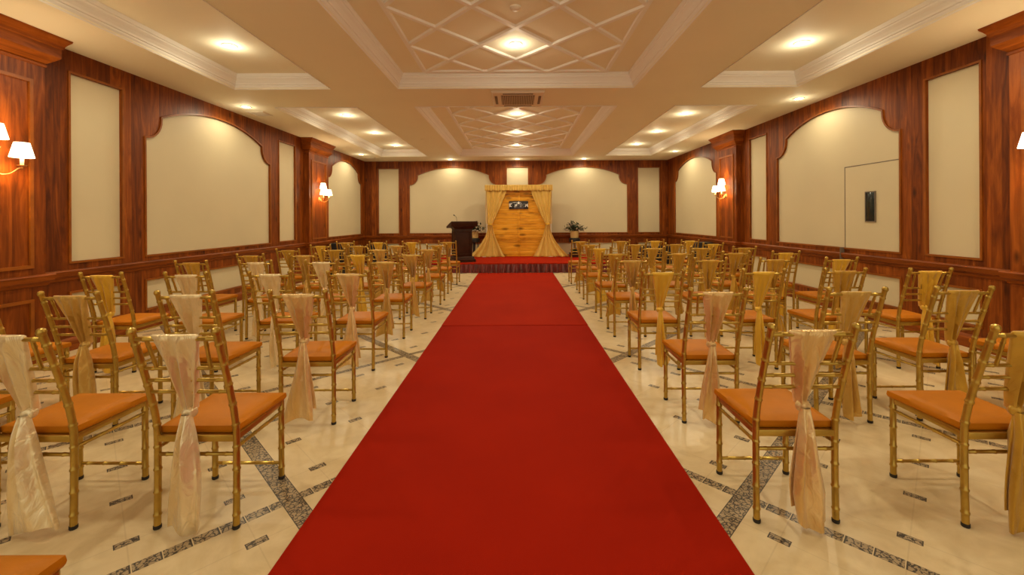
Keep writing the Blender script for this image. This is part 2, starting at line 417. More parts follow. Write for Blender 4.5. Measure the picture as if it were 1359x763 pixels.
SY = 11.1; SH = .25; SX0, SX1 = -2.3, 2.4
stage = thing('stage', 'low stage with red carpet top and pleated crimson skirt at aisle end', 'stage', (0, 12.3, 0))
def inw(o, par):  # parent keeping world coordinates
    o.parent = par; o.matrix_parent_inverse = par.matrix_basis.inverted(); return o
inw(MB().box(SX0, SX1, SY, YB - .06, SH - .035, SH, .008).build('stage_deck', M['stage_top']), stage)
inw(MB().box(SX0 + .06, SX1 - .06, SY + .06, YB - .08, 0, SH - .035).build('stage_frame', M['dark_wood'], smooth=False), stage)
rs = random.Random(3)
ph = [rs.uniform(0, 6) for _ in range(6)]
def skirt_pt(s_, t_):
    L1 = SX1 - SX0; x = SX0 + s_ * L1
    w = .55 * math.sin(x * 48 + ph[0] + 1.4 * math.sin(x * 9)) + .35 * math.sin(x * 41 + ph[1]) + .25 * math.sin(x * 97 + t_ * 2)
    y = SY - .012 - (.016 + .040 * t_) * (1 + w) * .8
    return (x, y, (SH - .03) * (1 - t_) + .004 + .004 * math.sin(x * 40))
inw(MB().grid(skirt_pt, 520, 8).build('stage_skirt', M['skirt'], ang=80), stage)
def side_skirt(xs, sg):
    def fn(s_, t_):
        y = SY + s_ * (YB - .1 - SY); w = .5 * math.sin(y * 62) + .4 * math.sin(y * 41 + 1)
        return (xs + sg * (.012 + (.01 + .034 * t_) * (1 + w) * .8), y, (SH - .03) * (1 - t_) + .004)
    return fn
inw(MB().grid(side_skirt(SX0, -1), 260, 5).build('stage_skirt', M['skirt'], ang=80), stage)
inw(MB().grid(side_skirt(SX1, 1), 260, 5).build('stage_skirt', M['skirt'], ang=80), stage)

# ---------------------------------------------------------------- backdrop: pine boards, drapes, sign
BX = .07; BYY = 13.08; BH = 2.12
bd = thing('wooden_backdrop', 'tall knotty pine board backdrop standing on the stage between the gold drapes', 'backdrop', (BX, BYY, SH))
for sx in (-1, 1):
    m = MB()
    for i in range(13):
        z0 = .0 + i * .163
        xa, xb = sorted((sx * .0345, sx * .95))
        m.box(xa, xb, -.012 + rs.uniform(-.003, .003), .02, z0 + .0015, z0 + .1615, .003)
    m.build('board_panel', M['pine'], bd)
MB().box(-.034, .034, -.028, .02, 0, BH, .004).build('centre_batten', M['pine'], bd)
m = MB()
for x in (-.9, 0, .9): m.box(x - .03, x + .03, .021, .06, 0, BH)
m.box(-.93, .93, .06, .09, .3, .36).box(-.93, .93, .06, .09, 1.7, 1.76).build('rear_frame', M['pine'], bd, smooth=False)

dr = thing('drape_stand', 'gold drape frame around the pine backdrop with two tied-back curtains and gathered valance', 'curtain', (BX, BYY - .1, SH))
m = MB()
for sx in (-1, 1): m.tube([(sx * .97, .03, .0), (sx * .97, .03, 2.13)], .018, 10)
m.tube([(-1.0, .03, 2.11), (1.0, .03, 2.11)], .018, 10); m.box(-1.1, -.85, -.12, .2, 0, .012).box(.85, 1.1, -.12, .2, 0, .012)
m.build('drape_frame', M['white_metal'], dr)
def lerp(a, b, t): return a + (b - a) * t
def curtain(sx):
    def fn(s_, t_):
        z = lerp(2.10, .006, t_); tie = .985
        if z > tie:
            k = (2.10 - z) / (2.10 - tie); kk = k ** 1.12
            xo = lerp(.985, .93, k); xi = lerp(.32, .80, kk); amp = lerp(.018, .010, k)
        else:
            k = (tie - z) / tie; kk = k ** 1.7
            xo = lerp(.93, 1.52, k ** 1.9); xi = lerp(.80, .42, k ** 1.5); amp = lerp(.010, .032, k)
        x = lerp(xo, xi, s_)
        y = -.01 - amp * (math.sin(s_ * 30 + 1.3 * sx) + .5 * math.sin(s_ * 17 + 2 + t_ * 2)) - .03 * math.exp(-((z - tie) / .12) ** 2)
        if z < tie: y -= .10 * k ** 2
        return (sx * x, y - .01, z)
    def back(s_, t_):
        p = fn(s_, t_); return (p[0], p[1] + .006, p[2])
    o = MB().grid(fn, 90, 60).build('curtain', M['drape'], dr, ang=80)
    md = o.modifiers.new('s', 'SOLIDIFY'); md.thickness = .004
    b = MB().grid(lambda s_, t_: (sx * (.865 + .072 * math.cos(s_ * 2 * PI)), -.05 + .045 * math.sin(s_ * 2 * PI), .985 + (t_ - .5) * .05), 24, 4, True)
    b.build('tieback', M['s_yellow'], o)
    o2 = MB().grid(lambda s_, t_: (sx * lerp(1.0, .9, s_), .012 - .012 * math.sin(s_ * 18), lerp(2.10, .99, t_)), 24, 12).build('curtain_return', M['drape'], dr, ang=80)
for sx in (-1, 1): curtain(sx)
v = MB().grid(lambda s_, t_: (lerp(-1.02, 1.02, s_), .0 - .055 - .016 * (math.sin(s_ * 170) + .4 * math.sin(s_ * 77)) * (.4 + .6 * abs(t_ - .3)), lerp(2.165, 1.99 + .006 * math.sin(s_ * 60), t_)), 300, 8).build('valance', M['drape'], dr, ang=80)
v.modifiers.new('s', 'SOLIDIFY').thickness = .004
MB().box(-1.01, 1.01, -.06, .06, 2.13, 2.155, .008).build('valance_board', M['drape'], dr)

sg = thing('venue_sign', 'small black sign with white lettering and star mark fixed to the pine backdrop', 'sign', (BX - .005, BYY - .03, SH + 1.56))
MB().box(-.29, .29, -.03, -.002, -.12, .12, .004).build('sign_board', M['black'], sg)
GL = {'K': [[(0, 0), (0, 1)], [(.72, 1), (.06, .45), (.75, 0)]], 'O': [[(.5 + .42 * math.cos(a * PI / 8), .5 + .5 * math.sin(a * PI / 8)) for a in range(17)]],
      'N': [[(0, 0), (0, 1), (.72, 0), (.72, 1)]], 'S': [[(.7, .88), (.5, 1), (.2, .98), (.05, .78), (.2, .58), (.55, .45), (.7, .25), (.5, .02), (.2, 0), (0, .14)]],
      'M': [[(0, 0), (.06, 1), (.45, .3), (.84, 1), (.9, 0)]], 'I': [[(0, 0), (0, 1)]]}
def stroke(m, pts, r, y=-.031):
    for p, q in zip(pts[:-1], pts[1:]):
        d = Vector((q[0] - p[0], q[1] - p[1])); d.normalize(); nn = Vector((-d.y, d.x)) * r; e = d * r * .7
        a = [(p[0] + nn.x - e.x, p[1] + nn.y - e.y), (p[0] - nn.x - e.x, p[1] - nn.y - e.y), (q[0] - nn.x + e.x, q[1] - nn.y + e.y), (q[0] + nn.x + e.x, q[1] + nn.y + e.y)]
        m.add([(u, y, v) for u, v in a] + [(u, y - .003, v) for u, v in a], [(0, 1, 2, 3), (7, 6, 5, 4), (0, 4, 5, 1), (1, 5, 6, 2), (2, 6, 7, 3), (3, 7, 4, 0)])
m = MB()
for word, x0 in (('KON', -.272), ('SOM', .045)):
    x = x0
    for ch in word:
        for st in GL[ch]: stroke(m, [(x + p[0] * .072, -.052 + p[1] * .088) for p in st], .0115)
        x += .082
m.build('lettering', M['white_letter'], sg, smooth=False)
m = MB(); stroke(m, [(-.255, .048), (-.17, .072), (-.08, .082), (-.02, .07)], .005); stroke(m, [(.02, .07), (.05, .078), (.075, .07)], .005)
star = []
for i in range(10):
    r = .056 if i % 2 == 0 else .024; a = PI / 2 + i * PI / 5; star.append((r * math.cos(a), .062 + r * math.sin(a)))
m.sheet([star], -.031, -.035, lambda u, v, d: (u, d, v))
m.build('star_emblem', M['white_letter'], sg, smooth=False)
m = MB(); stroke(m, [(0, -.05), (0, .03)], .004)
for i in range(14): stroke(m, [(-.14 + i * .022, -.088), (-.127 + i * .022, -.088)], .005)
m.build('small_caption', M['grey_letter'], sg, smooth=False)

# ---------------------------------------------------------------- lectern
le = thing('lectern', 'dark stained wooden lectern with sloping top on the left of the stage', 'lectern', (-1.47, 11.55, SH), math.radians(22))
MB().loft([[(-a, -b, z), (a, -b, z), (a, b, z), (-a, b, z)] for z, a, b in ((0, .31, .25), (.07, .31, .25), (.085, .285, .225), (.13, .275, .215), (.15, .255, .195))]).build('base', M['dark_wood'], le, smooth=False)
bo = MB().box(-.235, .235, -.175, .175, .149, .90, .004).build('body', M['dark_wood'], le)
L = rect(-.175, .175, .22, .80)
MB().sheet([offset(L, .025), L], 0, .014, lambda u, v, d: (u, -.175 - d, v)).build('panel_moulding', M['dark_wood'], bo, smooth=False)
MB().sheet([offset(rect(-.12, .12, .22, .80), .02), rect(-.12, .12, .22, .80)], 0, .012, lambda u, v, d: (-.235 - d, u, v)).build('panel_moulding', M['dark_wood'], bo, smooth=False)
MB().loft([[(-a, -b, z), (a, -b, z), (a, b, z), (-a, b, z)] for z, a, b in ((.88, .24, .18), (.91, .27, .21), (.94, .29, .23), (.96, .30, .235))]).build('neck_moulding', M['dark_wood'], le, smooth=False)
m = MB(); tp = [(-.28, 1.085), (-.28, 1.035), (-.26, .955), (.25, .90), (.30, .905), (.30, .945)]
m.loft([[(x, y, z) for y, z in tp] for x in (-.355, .355)]).build('sloping_top', M['dark_wood'], le, smooth=False)
MB().box(-.32, .32, .27, .30, .94, .975, .004).build('book_stop', M['dark_wood'], le)
mi = thing('gooseneck_microphone', 'slim black gooseneck microphone standing on top of the dark lectern', 'microphone', (-1.60, 11.5, SH + 1.028))
MB().lathe([(.035, 0), (.035, .01), (.012, .022), (.006, .03)], n=16).build('base', M['black'], mi)
MB().tube([(0, 0, .02), (.0, 0, .09), (-.006, 0, .15), (-.025, -.02, .19), (-.05, -.04, .21)], .0045, 8).build('gooseneck', M['black'], mi)
MB().tube([(-.045, -.036, .206), (-.055, -.044, .213), (-.075, -.06, .225), (-.082, -.066, .229)], [.006, .013, .014, .005], 10).build('microphone_head', M['black'], mi)

# ---------------------------------------------------------------- flowers
def leafspray(m, n, R, H, rr, flw=None, z0=0):
    for i in range(n):
        a = rr.uniform(0, 2 * PI); el = rr.uniform(.1, 1.35); L = R * rr.uniform(.55, 1)
        tip = Vector((math.cos(a) * math.cos(el) * L, math.sin(a) * math.cos(el) * L, z0 + math.sin(el) * H * rr.uniform(.6, 1)))
        b = Vector((0, 0, z0)); mid = (b + tip) / 2 + Vector((0, 0, .04))
        m.tube([b, mid, tip], [.003, .0025, .0015], 5)
        for t in (.45, .7, .95):
            c = b.lerp(mid, t * 2) if t < .5 else mid.lerp(tip, t * 2 - 1)
            for _ in range(2):
                d = Vector((rr.uniform(-1, 1), rr.uniform(-1, 1), rr.uniform(-.3, .9))).normalized(); s_ = d.cross(Vector((0, 0, 1))).normalized()
                l = rr.uniform(.06, .11); w = l * .24; up = s_.cross(d) * .004
                m.add([c, c + d * l * .5 + s_ * w + up, c + d * l, c + d * l * .5 - s_ * w + up, c + d * l * .5 - up], [(0, 1, 4), (1, 2, 4), (2, 3, 4), (3, 0, 4), (0, 3, 2, 1)])
        if flw is not None and rr.random() < .5:
            for q in range(5):
                flw.lathe([(.001, -.01), (.012, -.006), (.016, .004), (.008, .012), (.001, .013)], tip + Vector((rr.uniform(-.02, .02), rr.uniform(-.02, .02), rr.uniform(-.02, .02))), 7)
def plant(loc, label, standlabel, rr, tray=True):
    st = thing('flower_stand', standlabel, 'stand', loc)
    MB().lathe([(.16, 0), (.16, .02), (.10, .035), (.03, .05)], n=24).build('base', M['black'], st)
    m = MB(); m.tube([(0, 0, .04), (0, 0, .42)], .03, 12)
    for a in range(3):
        w = a * 2 * PI / 3 + .3; m.tube([(.13 * math.cos(w), .13 * math.sin(w), .02), (.10 * math.cos(w), .10 * math.sin(w), .44)], .013, 8)
    m.build('leg', M['black'], st)
    MB().lathe([(.14, .42), (.16, .43), (.17, .52), (.165, .545), (.15, .55)], n=24).build('top', M['black'], st)
    pl = thing('flower_arrangement', label, 'flowers', (loc[0], loc[1], loc[2] + .551))
    m = MB().lathe([(.09, 0), (.115, .01), (.125, .12), (.13, .215), (.118, .22), (.11, .18), (.01, .17)], n=24); m.build('pot', M['pot'], pl)
    fm = MB(); lm = MB(); leafspray(lm, 64, .43, .33, rr, fm, .18)
    lm.build('foliage', M['leaf'], pl, smooth=False); fm.build('blossom', M['flower'], pl)
plant((1.76, 13.05, SH), 'dark leafy flower arrangement in a cream pot right of the gold drapes', 'black round flower stand on the stage right of the gold drapes', random.Random(5))
plant((-1.30, 13.2, SH), 'leafy flower arrangement mostly hidden behind the lectern, left of the gold drapes', 'black round flower stand hidden behind the lectern', random.Random(9))
bk = thing('planter_box', 'low dark planter box with greenery at the foot of the right flower stand', 'planter', (1.72, 12.71, SH))
MB().loft([[(-a, -.09, z), (a, -.09, z), (a, .09, z), (-a, .09, z)] for z, a in ((0, .14), (.12, .16), (.125, .165), (.14, .165))]).build('box', M['dark_wood'], bk, smooth=False)
m = MB(); leafspray(m, 14, .14, .10, random.Random(2), None, .13); m.build('foliage', M['leaf'], bk, smooth=False)

# ---------------------------------------------------------------- black cabinets by the side walls
def speaker(loc, w, dpt, h, rz, label, grp='black loudspeaker cabinets'):
    t = thing('loudspeaker', label, 'speaker', loc, rz)
    MB().box(-w / 2, w / 2, -dpt / 2, dpt / 2, .015, h, .012).build('cabinet', M['black'], t)
    g = MB().box(-w / 2 + .02, w / 2 - .02, -dpt / 2 - .012, -dpt / 2 + .002, .05, h - .03, .004).build('grille', M['dark_grille'] if False else M['black'], t)
    for a in (-1, 1):
        for b in (-1, 1): MB().lathe([(.018, 0), (.02, .008), (.018, .016)], (a * (w / 2 - .04), b * (dpt / 2 - .04), 0), 12).build('foot', M['rubber'], t)
    return t
speaker((-4.47, 10.95, 0), .42, .42, .80, 0, 'black upright loudspeaker cabinet beside the left wall beyond the pilaster')
speaker((4.48, 10.5, 0), .46, .42, .80, 0, 'black upright loudspeaker cabinet beside the right wall beyond the pilaster')
speaker((-4.28, 13.2, 0), .50, .50, .62, 0, 'black low loudspeaker cabinet in the far left corner')
speaker((4.2, 12.9, 0), .9, .45, .55, 0, 'black wide low loudspeaker cabinet in the far right corner')

# ---------------------------------------------------------------- ceiling fittings
DL = []
def downlight(x, y, z, label, grp):
    t = thing('downlight', label, 'ceiling light', (x, y, z), group=grp); return t
ring = MB().lathe([(.078, -.001), (.082, -.006), (.074, -.010), (.060, -.008), (.058, -.001)], n=28, closed=True).mesh('trim_ring', M['white_metal'])
bulb = MB().lathe([(.002, -.007), (.04, -.007), (.058, -.004), (.0585, -.001)], n=24).mesh('bulb', M['bulb'])
def place_dl(x, y, z, label, grp, W):
    t = downlight(x, y, z, label, grp); link('trim_ring', ring, t); link('bulb', bulb, t)
    l = bpy.data.lights.new('downlight_lamp', 'SPOT'); l.energy = W; l.color = (1, .88, .60); l.spot_size = math.radians(174); l.spot_blend = .5; l.shadow_soft_size = .045
    q = link('downlight_lamp', l, t); q.location = (0, 0, -.065)
    l = bpy.data.lights.new('downlight_spill', 'POINT'); l.energy = W * .10; l.color = (1, .88, .60); l.shadow_soft_size = .05
    q = link('downlight_spill', l, t); q.location = (0, 0, -.11)
ordn = ['nearest the camera', 'second from the camera', 'third from the camera']
WD = 37
for i, y in enumerate((1.3, 3.15, 5.0)): place_dl(0, y, ZR, 'recessed downlight in the near lattice coffer, ' + ordn[i], 'downlights in the centre coffers', WD)
for i, y in enumerate((8.32, 10.1, 11.85)): place_dl(.02, y, ZR, 'recessed downlight in the far lattice coffer, ' + ordn[i], 'downlights in the centre coffers', WD)
for s_, nm in ((-1, 'left'), (1, 'right')):
    for i, y in enumerate((1.3, 3.15, 5.0)): place_dl(s_ * 3.33, y, ZR, 'recessed downlight in the near %s side coffer, %s' % (nm, ordn[i]), 'downlights in the side coffers', WD)
    for i, y in enumerate((8.38, 10.08, 11.8)): place_dl(s_ * 3.31, y, ZR, 'recessed downlight in the far %s side coffer, %s' % (nm, ordn[i]), 'downlights in the side coffers', WD)
    place_dl(s_ * 4.40, 7.0 if s_ < 0 else 6.68, ZC, 'small downlight above the large arch panel of the %s wall' % nm, 'small downlights along the walls', 18)
    place_dl(s_ * 4.40, 12.2 if s_ < 0 else 11.9, ZC, 'small downlight above the far arch panel of the %s wall' % nm, 'small downlights along the walls', 18)
for x, nm in ((-2.04, 'left'), (.03, 'middle'), (2.1, 'right')): place_dl(x, 13.3, ZC, 'small downlight in front of the back wall, %s one of three' % nm, 'small downlights along the walls', 18)

ac = thing('air_conditioner', 'square ceiling cassette air conditioner between the two lattice coffers', 'air conditioner', (.03, 6.56, ZC - .001))
MB().loft([[(-a, -a, z), (a, -a, z), (a, a, z), (-a, a, z)] for z, a in ((0, .39), (-.018, .39), (-.034, .37), (-.036, .30))]).build('panel', M['white_metal'], ac, smooth=False)
m = MB().box(-.25, .25, -.25, .25, -.040, -.034)
g = m.build('grille', M['dark_grille'], ac, smooth=False)
m = MB()
for i in range(19): m.box(-.24 + i * .0265, -.24 + i * .0265 + .006, -.24, .24, -.044, -.040)
m.build('grille_slats', M['white_metal'], g, smooth=False)
for i in range(4):
    c, s_ = [(1, 0), (0, 1), (-1, 0), (0, -1)][i]
    lo = MB().box(-.22, .22, .305, .345, -.041, -.036, .002).build('louvre', M['dark_grille'], ac); lo.rotation_euler = (0, 0, i * PI / 2)
sd = thing('smoke_detector', 'small round smoke detector in the near lattice coffer', 'smoke detector', (0, 4.12, ZR))
MB().lathe([(.055, 0), (.055, -.015), (.035, -.03), (.02, -.034)], n=24).build('housing', M['white_metal'], sd)
MB().lathe([(.036, -.018), (.040, -.024), (.036, -.028)], n=24, closed=True).build('vent_ring', M['dark_grille'], sd)
for s_, nm in ((-1, 'left'), (1, 'right')):
    t = thing('ceiling_speaker', 'flush round ceiling speaker on the %s side of the far lattice coffer' % nm, 'ceiling speaker', (s_ * 2.1, 9.95, ZC), group='round ceiling speakers')
    MB().lathe([(.11, 0), (.11, -.005), (.098, -.008)], n=28).build('rim', M['ceil'], t); MB().lathe([(.095, -.006), (.095, -.010), (.05, -.012)], n=28).build('grille', M['ceil'], t)
for x, y, lb in ((-4.45, 7.45, 'rectangular air vent in the ceiling above the left arch panel'), (-4.38, 12.95, 'rectangular air vent in the ceiling in the far left corner')):
    t = thing('air_vent', lb, 'air vent', (x, y, ZC), group='ceiling air vents')
    fr = MB().sheet([rect(-.15, .15, -.15, .15), rect(-.12, .12, -.12, .12)], 0, -.012, lambda u, v, d_: (u, v, d_)).build('frame', M['white_metal'], t, smooth=False)
    MB().box(-.12, .12, -.12, .12, -.004, -.001).build('backing', M['dark_grille'], t, smooth=False)
    m = MB()
    for i in range(8): m.box(-.12, .12, -.112 + i * .03, -.098 + i * .03, -.010, -.004)
    m.build('slats', M['white_metal'], t, smooth=False)

# ---------------------------------------------------------------- wall sconces
def sconce():
    """local: wall at x=0, arms reach to +x; y along the wall"""
    t = thing('wall_sconce', 'x', 'wall lamp', (0, 0, 0))
    MB().lathe([(.001, 0), (.055, 0), (.058, .006), (.045, .016), (.02, .028), (.001, .03)], n=24).build('backplate', M['brass'], t)
    bp = [q for q in bpy.data.objects if q.parent == t][-1]; bp.rotation_euler = (0, PI / 2, 0); bp.location = (0, 0, -.15)
    MB().tube([(.02, 0, -.15), (.045, 0, -.16), (.05, 0, -.10), (.05, 0, .12)], [.010, .009, .008, .008], 10).build('stem', M['brass'], t)
    for cx, cy, cz in ((.10, 0, .12), (.17, -.145, -.03), (.17, .145, -.03)):
        pts = [(.045, 0, -.13 if cy else .0)]
        for i in range(1, 13):
            w = i / 12; e = w * w * (3 - 2 * w)
            dip = -.075 * math.sin(PI * min(1, w * 1.15)) if cy else -.03 * math.sin(PI * w)
            pts.append((lerp(.045, cx, e if cy else w), lerp(0, cy, w), lerp(pts[0][2], cz - .115, w ** 2) + dip))
        pts.append((cx, cy, cz - .09))
        a = MB().tube(pts, .0055, 8).build('arm', M['brass'], t)
        MB().lathe([(.008, 0), (.03, .006), (.034, .014), (.012, .016)], (cx, cy, cz - .10), 18).build('drip_pan', M['brass'], a)
        MB().lathe([(.013, 0), (.014, .07), (.010, .075)], (cx, cy, cz - .086), 14).build('candle_sleeve', M['ivory'], a)
        sh = MB().lathe([(.083, -.06), (.052, .075), (.050, .075), (.081, -.06)], (cx, cy, cz + .045), 28, closed=True).build('lamp_shade', M['shade'], t)
        l = bpy.data.lights.new('sconce_bulb', 'POINT'); l.energy = 9; l.color = (1, .72, .38); l.shadow_soft_size = .03
        q = link('sconce_bulb', l, t); q.location = (cx, cy, cz + .06)
    return t
sc = sconce()
sl = [(-XW + .15, 3.80, 2.03, 0, 'three-shade brass wall sconce glowing on the near left pilaster'),
      (-XW + .15, 10.25, 2.03, 0, 'three-shade brass wall sconce glowing on the far left pilaster'),
      (XW - .15, 3.64, 2.05, PI, 'three-shade brass wall sconce at the right edge of the photo on the near right pilaster'),
      (XW - .15, 9.65, 2.03, PI, 'three-shade brass wall sconce glowing on the far right pilaster')]
for i, (x, y, z, rz, lb) in enumerate(sl):
    t = sc if i == 0 else copy_tree(sc)
    t.location = (x, y, z); t.rotation_euler = (0, 0, rz); t['label'] = lb; t['group'] = 'lit wall sconces on the pilasters'

# ---------------------------------------------------------------- chairs
def node_tube(pts, r, step=.085, n=10, bump=1.18, ends=True):
    """bamboo-like rod: smooth path with raised rings"""
    P = [Vector(p) for p in pts]
    # resample with catmull-rom
    if len(P) > 2:
        Q = []
        ext = [P[0] * 2 - P[1]] + P + [P[-1] * 2 - P[-2]]
        for i in range(1, len(ext) - 2):
            for j in range(5):
                t = j / 5; a, b, c, d_ = ext[i - 1], ext[i], ext[i + 1], ext[i + 2]
                Q.append(.5 * ((2 * b) + (c - a) * t + (2 * a - 5 * b + 4 * c - d_) * t * t + (3 * b - a - 3 * c + d_) * t ** 3))
        Q.append(P[-1]); P = Q
    D = [0]
    for a, b in zip(P[:-1], P[1:]): D.append(D[-1] + (b - a).length)
    L = D[-1]
    def at(s_):
        s_ = min(max(s_, 0), L)
        for i in range(len(D) - 1):
            if s_ <= D[i + 1] + 1e-9: return P[i].lerp(P[i + 1], (s_ - D[i]) / max(1e-9, D[i + 1] - D[i]))
        return P[-1]
    cnt = max(1, round(L / step)); marks = [L * (i + .5) / cnt for i in range(cnt)]
    S_ = {0.0: 1.0, L: 1.0}
    for m_ in marks:
        for dd, k in ((-.007, 1), (-.003, bump), (.003, bump), (.007, 1)):
            if 0 < m_ + dd < L: S_[m_ + dd] = k
    for a in D:
        if all(abs(a - m_) > .008 for m_ in marks): S_[a] = 1.0
    ss = sorted(S_); return [at(s_) for s_ in ss], [r * S_[s_] for s_ in ss], n
def rod(m, pts, r, **k):
    p, rr, n = node_tube(pts, r, **k); m.tube(p, rr, n); return m
def lean(z):
    ks = [(0, -.004), (.2, 0), (.42, 0), (.52, -.012), (.62, -.036), (.75, -.074), (.84, -.102), (.94, -.134)]
    for (a, x), (b, y) in zip(ks[:-1], ks[1:]):
        if z <= b: return lerp(x, y, (z - a) / (b - a))
    return ks[-1][1]
HW = .180; DP = .37; B0 = -DP / 2; F0 = DP / 2
ME = {}
def bank():
    for s_, nm in ((-1, 'l'), (1, 'r')):
        m = MB(); rod(m, [(s_ * HW, B0 + lean(z), z) for z in (.012, .2, .42, .52, .62, .75, .84, .915)], .0145, step=.1)
        top = Vector((s_ * HW, B0 + lean(.93), .93))
        m.lathe([(.0125, -.018), (.0175, -.010), (.0185, 0), (.0150, .010), (.006, .015)], top, 12)
        ME['rear' + nm] = m.mesh('rear_leg', M['gold'])
        m = MB(); rod(m, [(s_ * HW, F0, .012), (s_ * HW, F0, .425)], .0145, step=.1); ME['front' + nm] = m.mesh('front_leg', M['gold'])
    ME['cap'] = MB().lathe([(.0145, 0), (.0165, .004), (.0165, .016), (.0145, .017)], n=12).mesh('foot_cap', M['rubber'])
    m = MB(); rod(m, [(-HW, B0 + lean(.893), .893), (HW, B0 + lean(.893), .893)], .0105, step=.09); ME['top_rail'] = m.mesh('top_rail', M['gold'])
    for i, z in enumerate((.752, .694, .636)):
        m = MB(); rod(m, [(-HW, B0 + lean(z), z), (HW, B0 + lean(z), z)], .0085, step=.09); ME['rail%d' % i] = m.mesh('back_rail', M['gold'])
    for i, x in enumerate((-.118, -.04, .04, .118)):
        m = MB(); rod(m, [(x * 1.08, B0 + lean(.895), .895), (x, B0 + lean(.752), .752)], .008, step=.08, n=8); ME['sp%d' % i] = m.mesh('spindle', M['gold'])
    m = MB()
    m.box(-HW + .005, HW - .005, B0 - .010, B0 + .010, .395, .425, .004).box(-HW + .005, HW - .005, F0 - .010, F0 + .010, .395, .425, .004)
    m.box(-HW - .008, -HW + .010, B0, F0, .397, .425, .004).box(HW - .010, HW + .008, B0, F0, .397, .425, .004)
    m.box(-HW + .01, HW - .01, B0 + .01, F0 - .01, .415, .424)
    ME['frame'] = m.mesh('seat_frame', M['gold'])
    m = MB(); rod(m, [(-HW, B0, .336), (HW, B0, .336)], .0085, step=.09, n=8); ME['st0'] = m.mesh('stretcher', M['gold'])
    for i, x in enumerate((-HW, HW)):
        m = MB(); rod(m, [(x, B0, .365), (x, F0, .360)], .0085, step=.09, n=8); ME['st%d' % (i + 1)] = m.mesh('stretcher', M['gold'])
    m = MB(); rod(m, [(-HW, F0, .085), (HW, F0, .085)], .0085, step=.09, n=8); ME['st3'] = m.mesh('stretcher', M['gold'])
    # cushion: rounded pad, slightly domed
    def pad():
        bm = bmesh.new(); N = 14; vs = {}
        for j in range(N + 1):
            for i in range(N + 1):
                u, v = i / N * 2 - 1, j / N * 2 - 1
                hw = lerp(.176, .196, (v + 1) / 2)
                x = u * hw; y = lerp(B0 + .014, F0 + .018, (v + 1) / 2)
                rr = max(abs(u), abs(v)); z = .425 + .044 + .009 * (1 - u * u) * (1 - v * v) - (.012 if rr > .999 else (.003 if rr > .85 else 0))
                vs[i, j] = (x, y, z)
        m = MB(); n1 = N + 1
        top = [vs[i, j] for j in range(n1) for i in range(n1)]
        m.add(top, [(j * n1 + i, j * n1 + i + 1, (j + 1) * n1 + i + 1, (j + 1) * n1 + i) for j in range(N) for i in range(N)])
        rim = [j for j in [(i, 0) for i in range(N)] + [(N, j) for j in range(N)] + [(i, N) for i in range(N, 0, -1)] + [(0, j) for j in range(N, 0, -1)]]
        k = len(rim); base = len(m.v)
        for zz, g in ((.440, 1.012), (.432, 1.004), (.4255, .985)):
            for (i, j) in rim:
                x, y, z = vs[i, j]; m.v.append((x * g, y * g, zz))
        idx = [j * n1 + i for i, j in rim]
        for q in range(k): m.f.append((idx[q], idx[(q + 1) % k], base + (q + 1) % k, base + q))
        for r_ in range(2):
            for q in range(k): m.f.append((base + r_ * k + q, base + r_ * k + (q + 1) % k, base + (r_ + 1) * k + (q + 1) % k, base + (r_ + 1) * k + q))
        m.f.append(tuple(base + 2 * k + q for q in range(k)))
        return m.mesh('seat_cushion', M['leather'], ang=60)
    ME['cushion'] = pad()
bank()
TW = {'column': (.018, .030, .048, .058, .060), 'flare': (.018, .034, .055, .082, .105), 'bulb': (.018, .032, .052, .074, .066), 'narrow': (.015, .026, .036, .050, .058)}
def interp(a, t):
    q = t * (len(a) - 1); i = min(int(q), len(a) - 2); return lerp(a[i], a[i + 1], q - i)
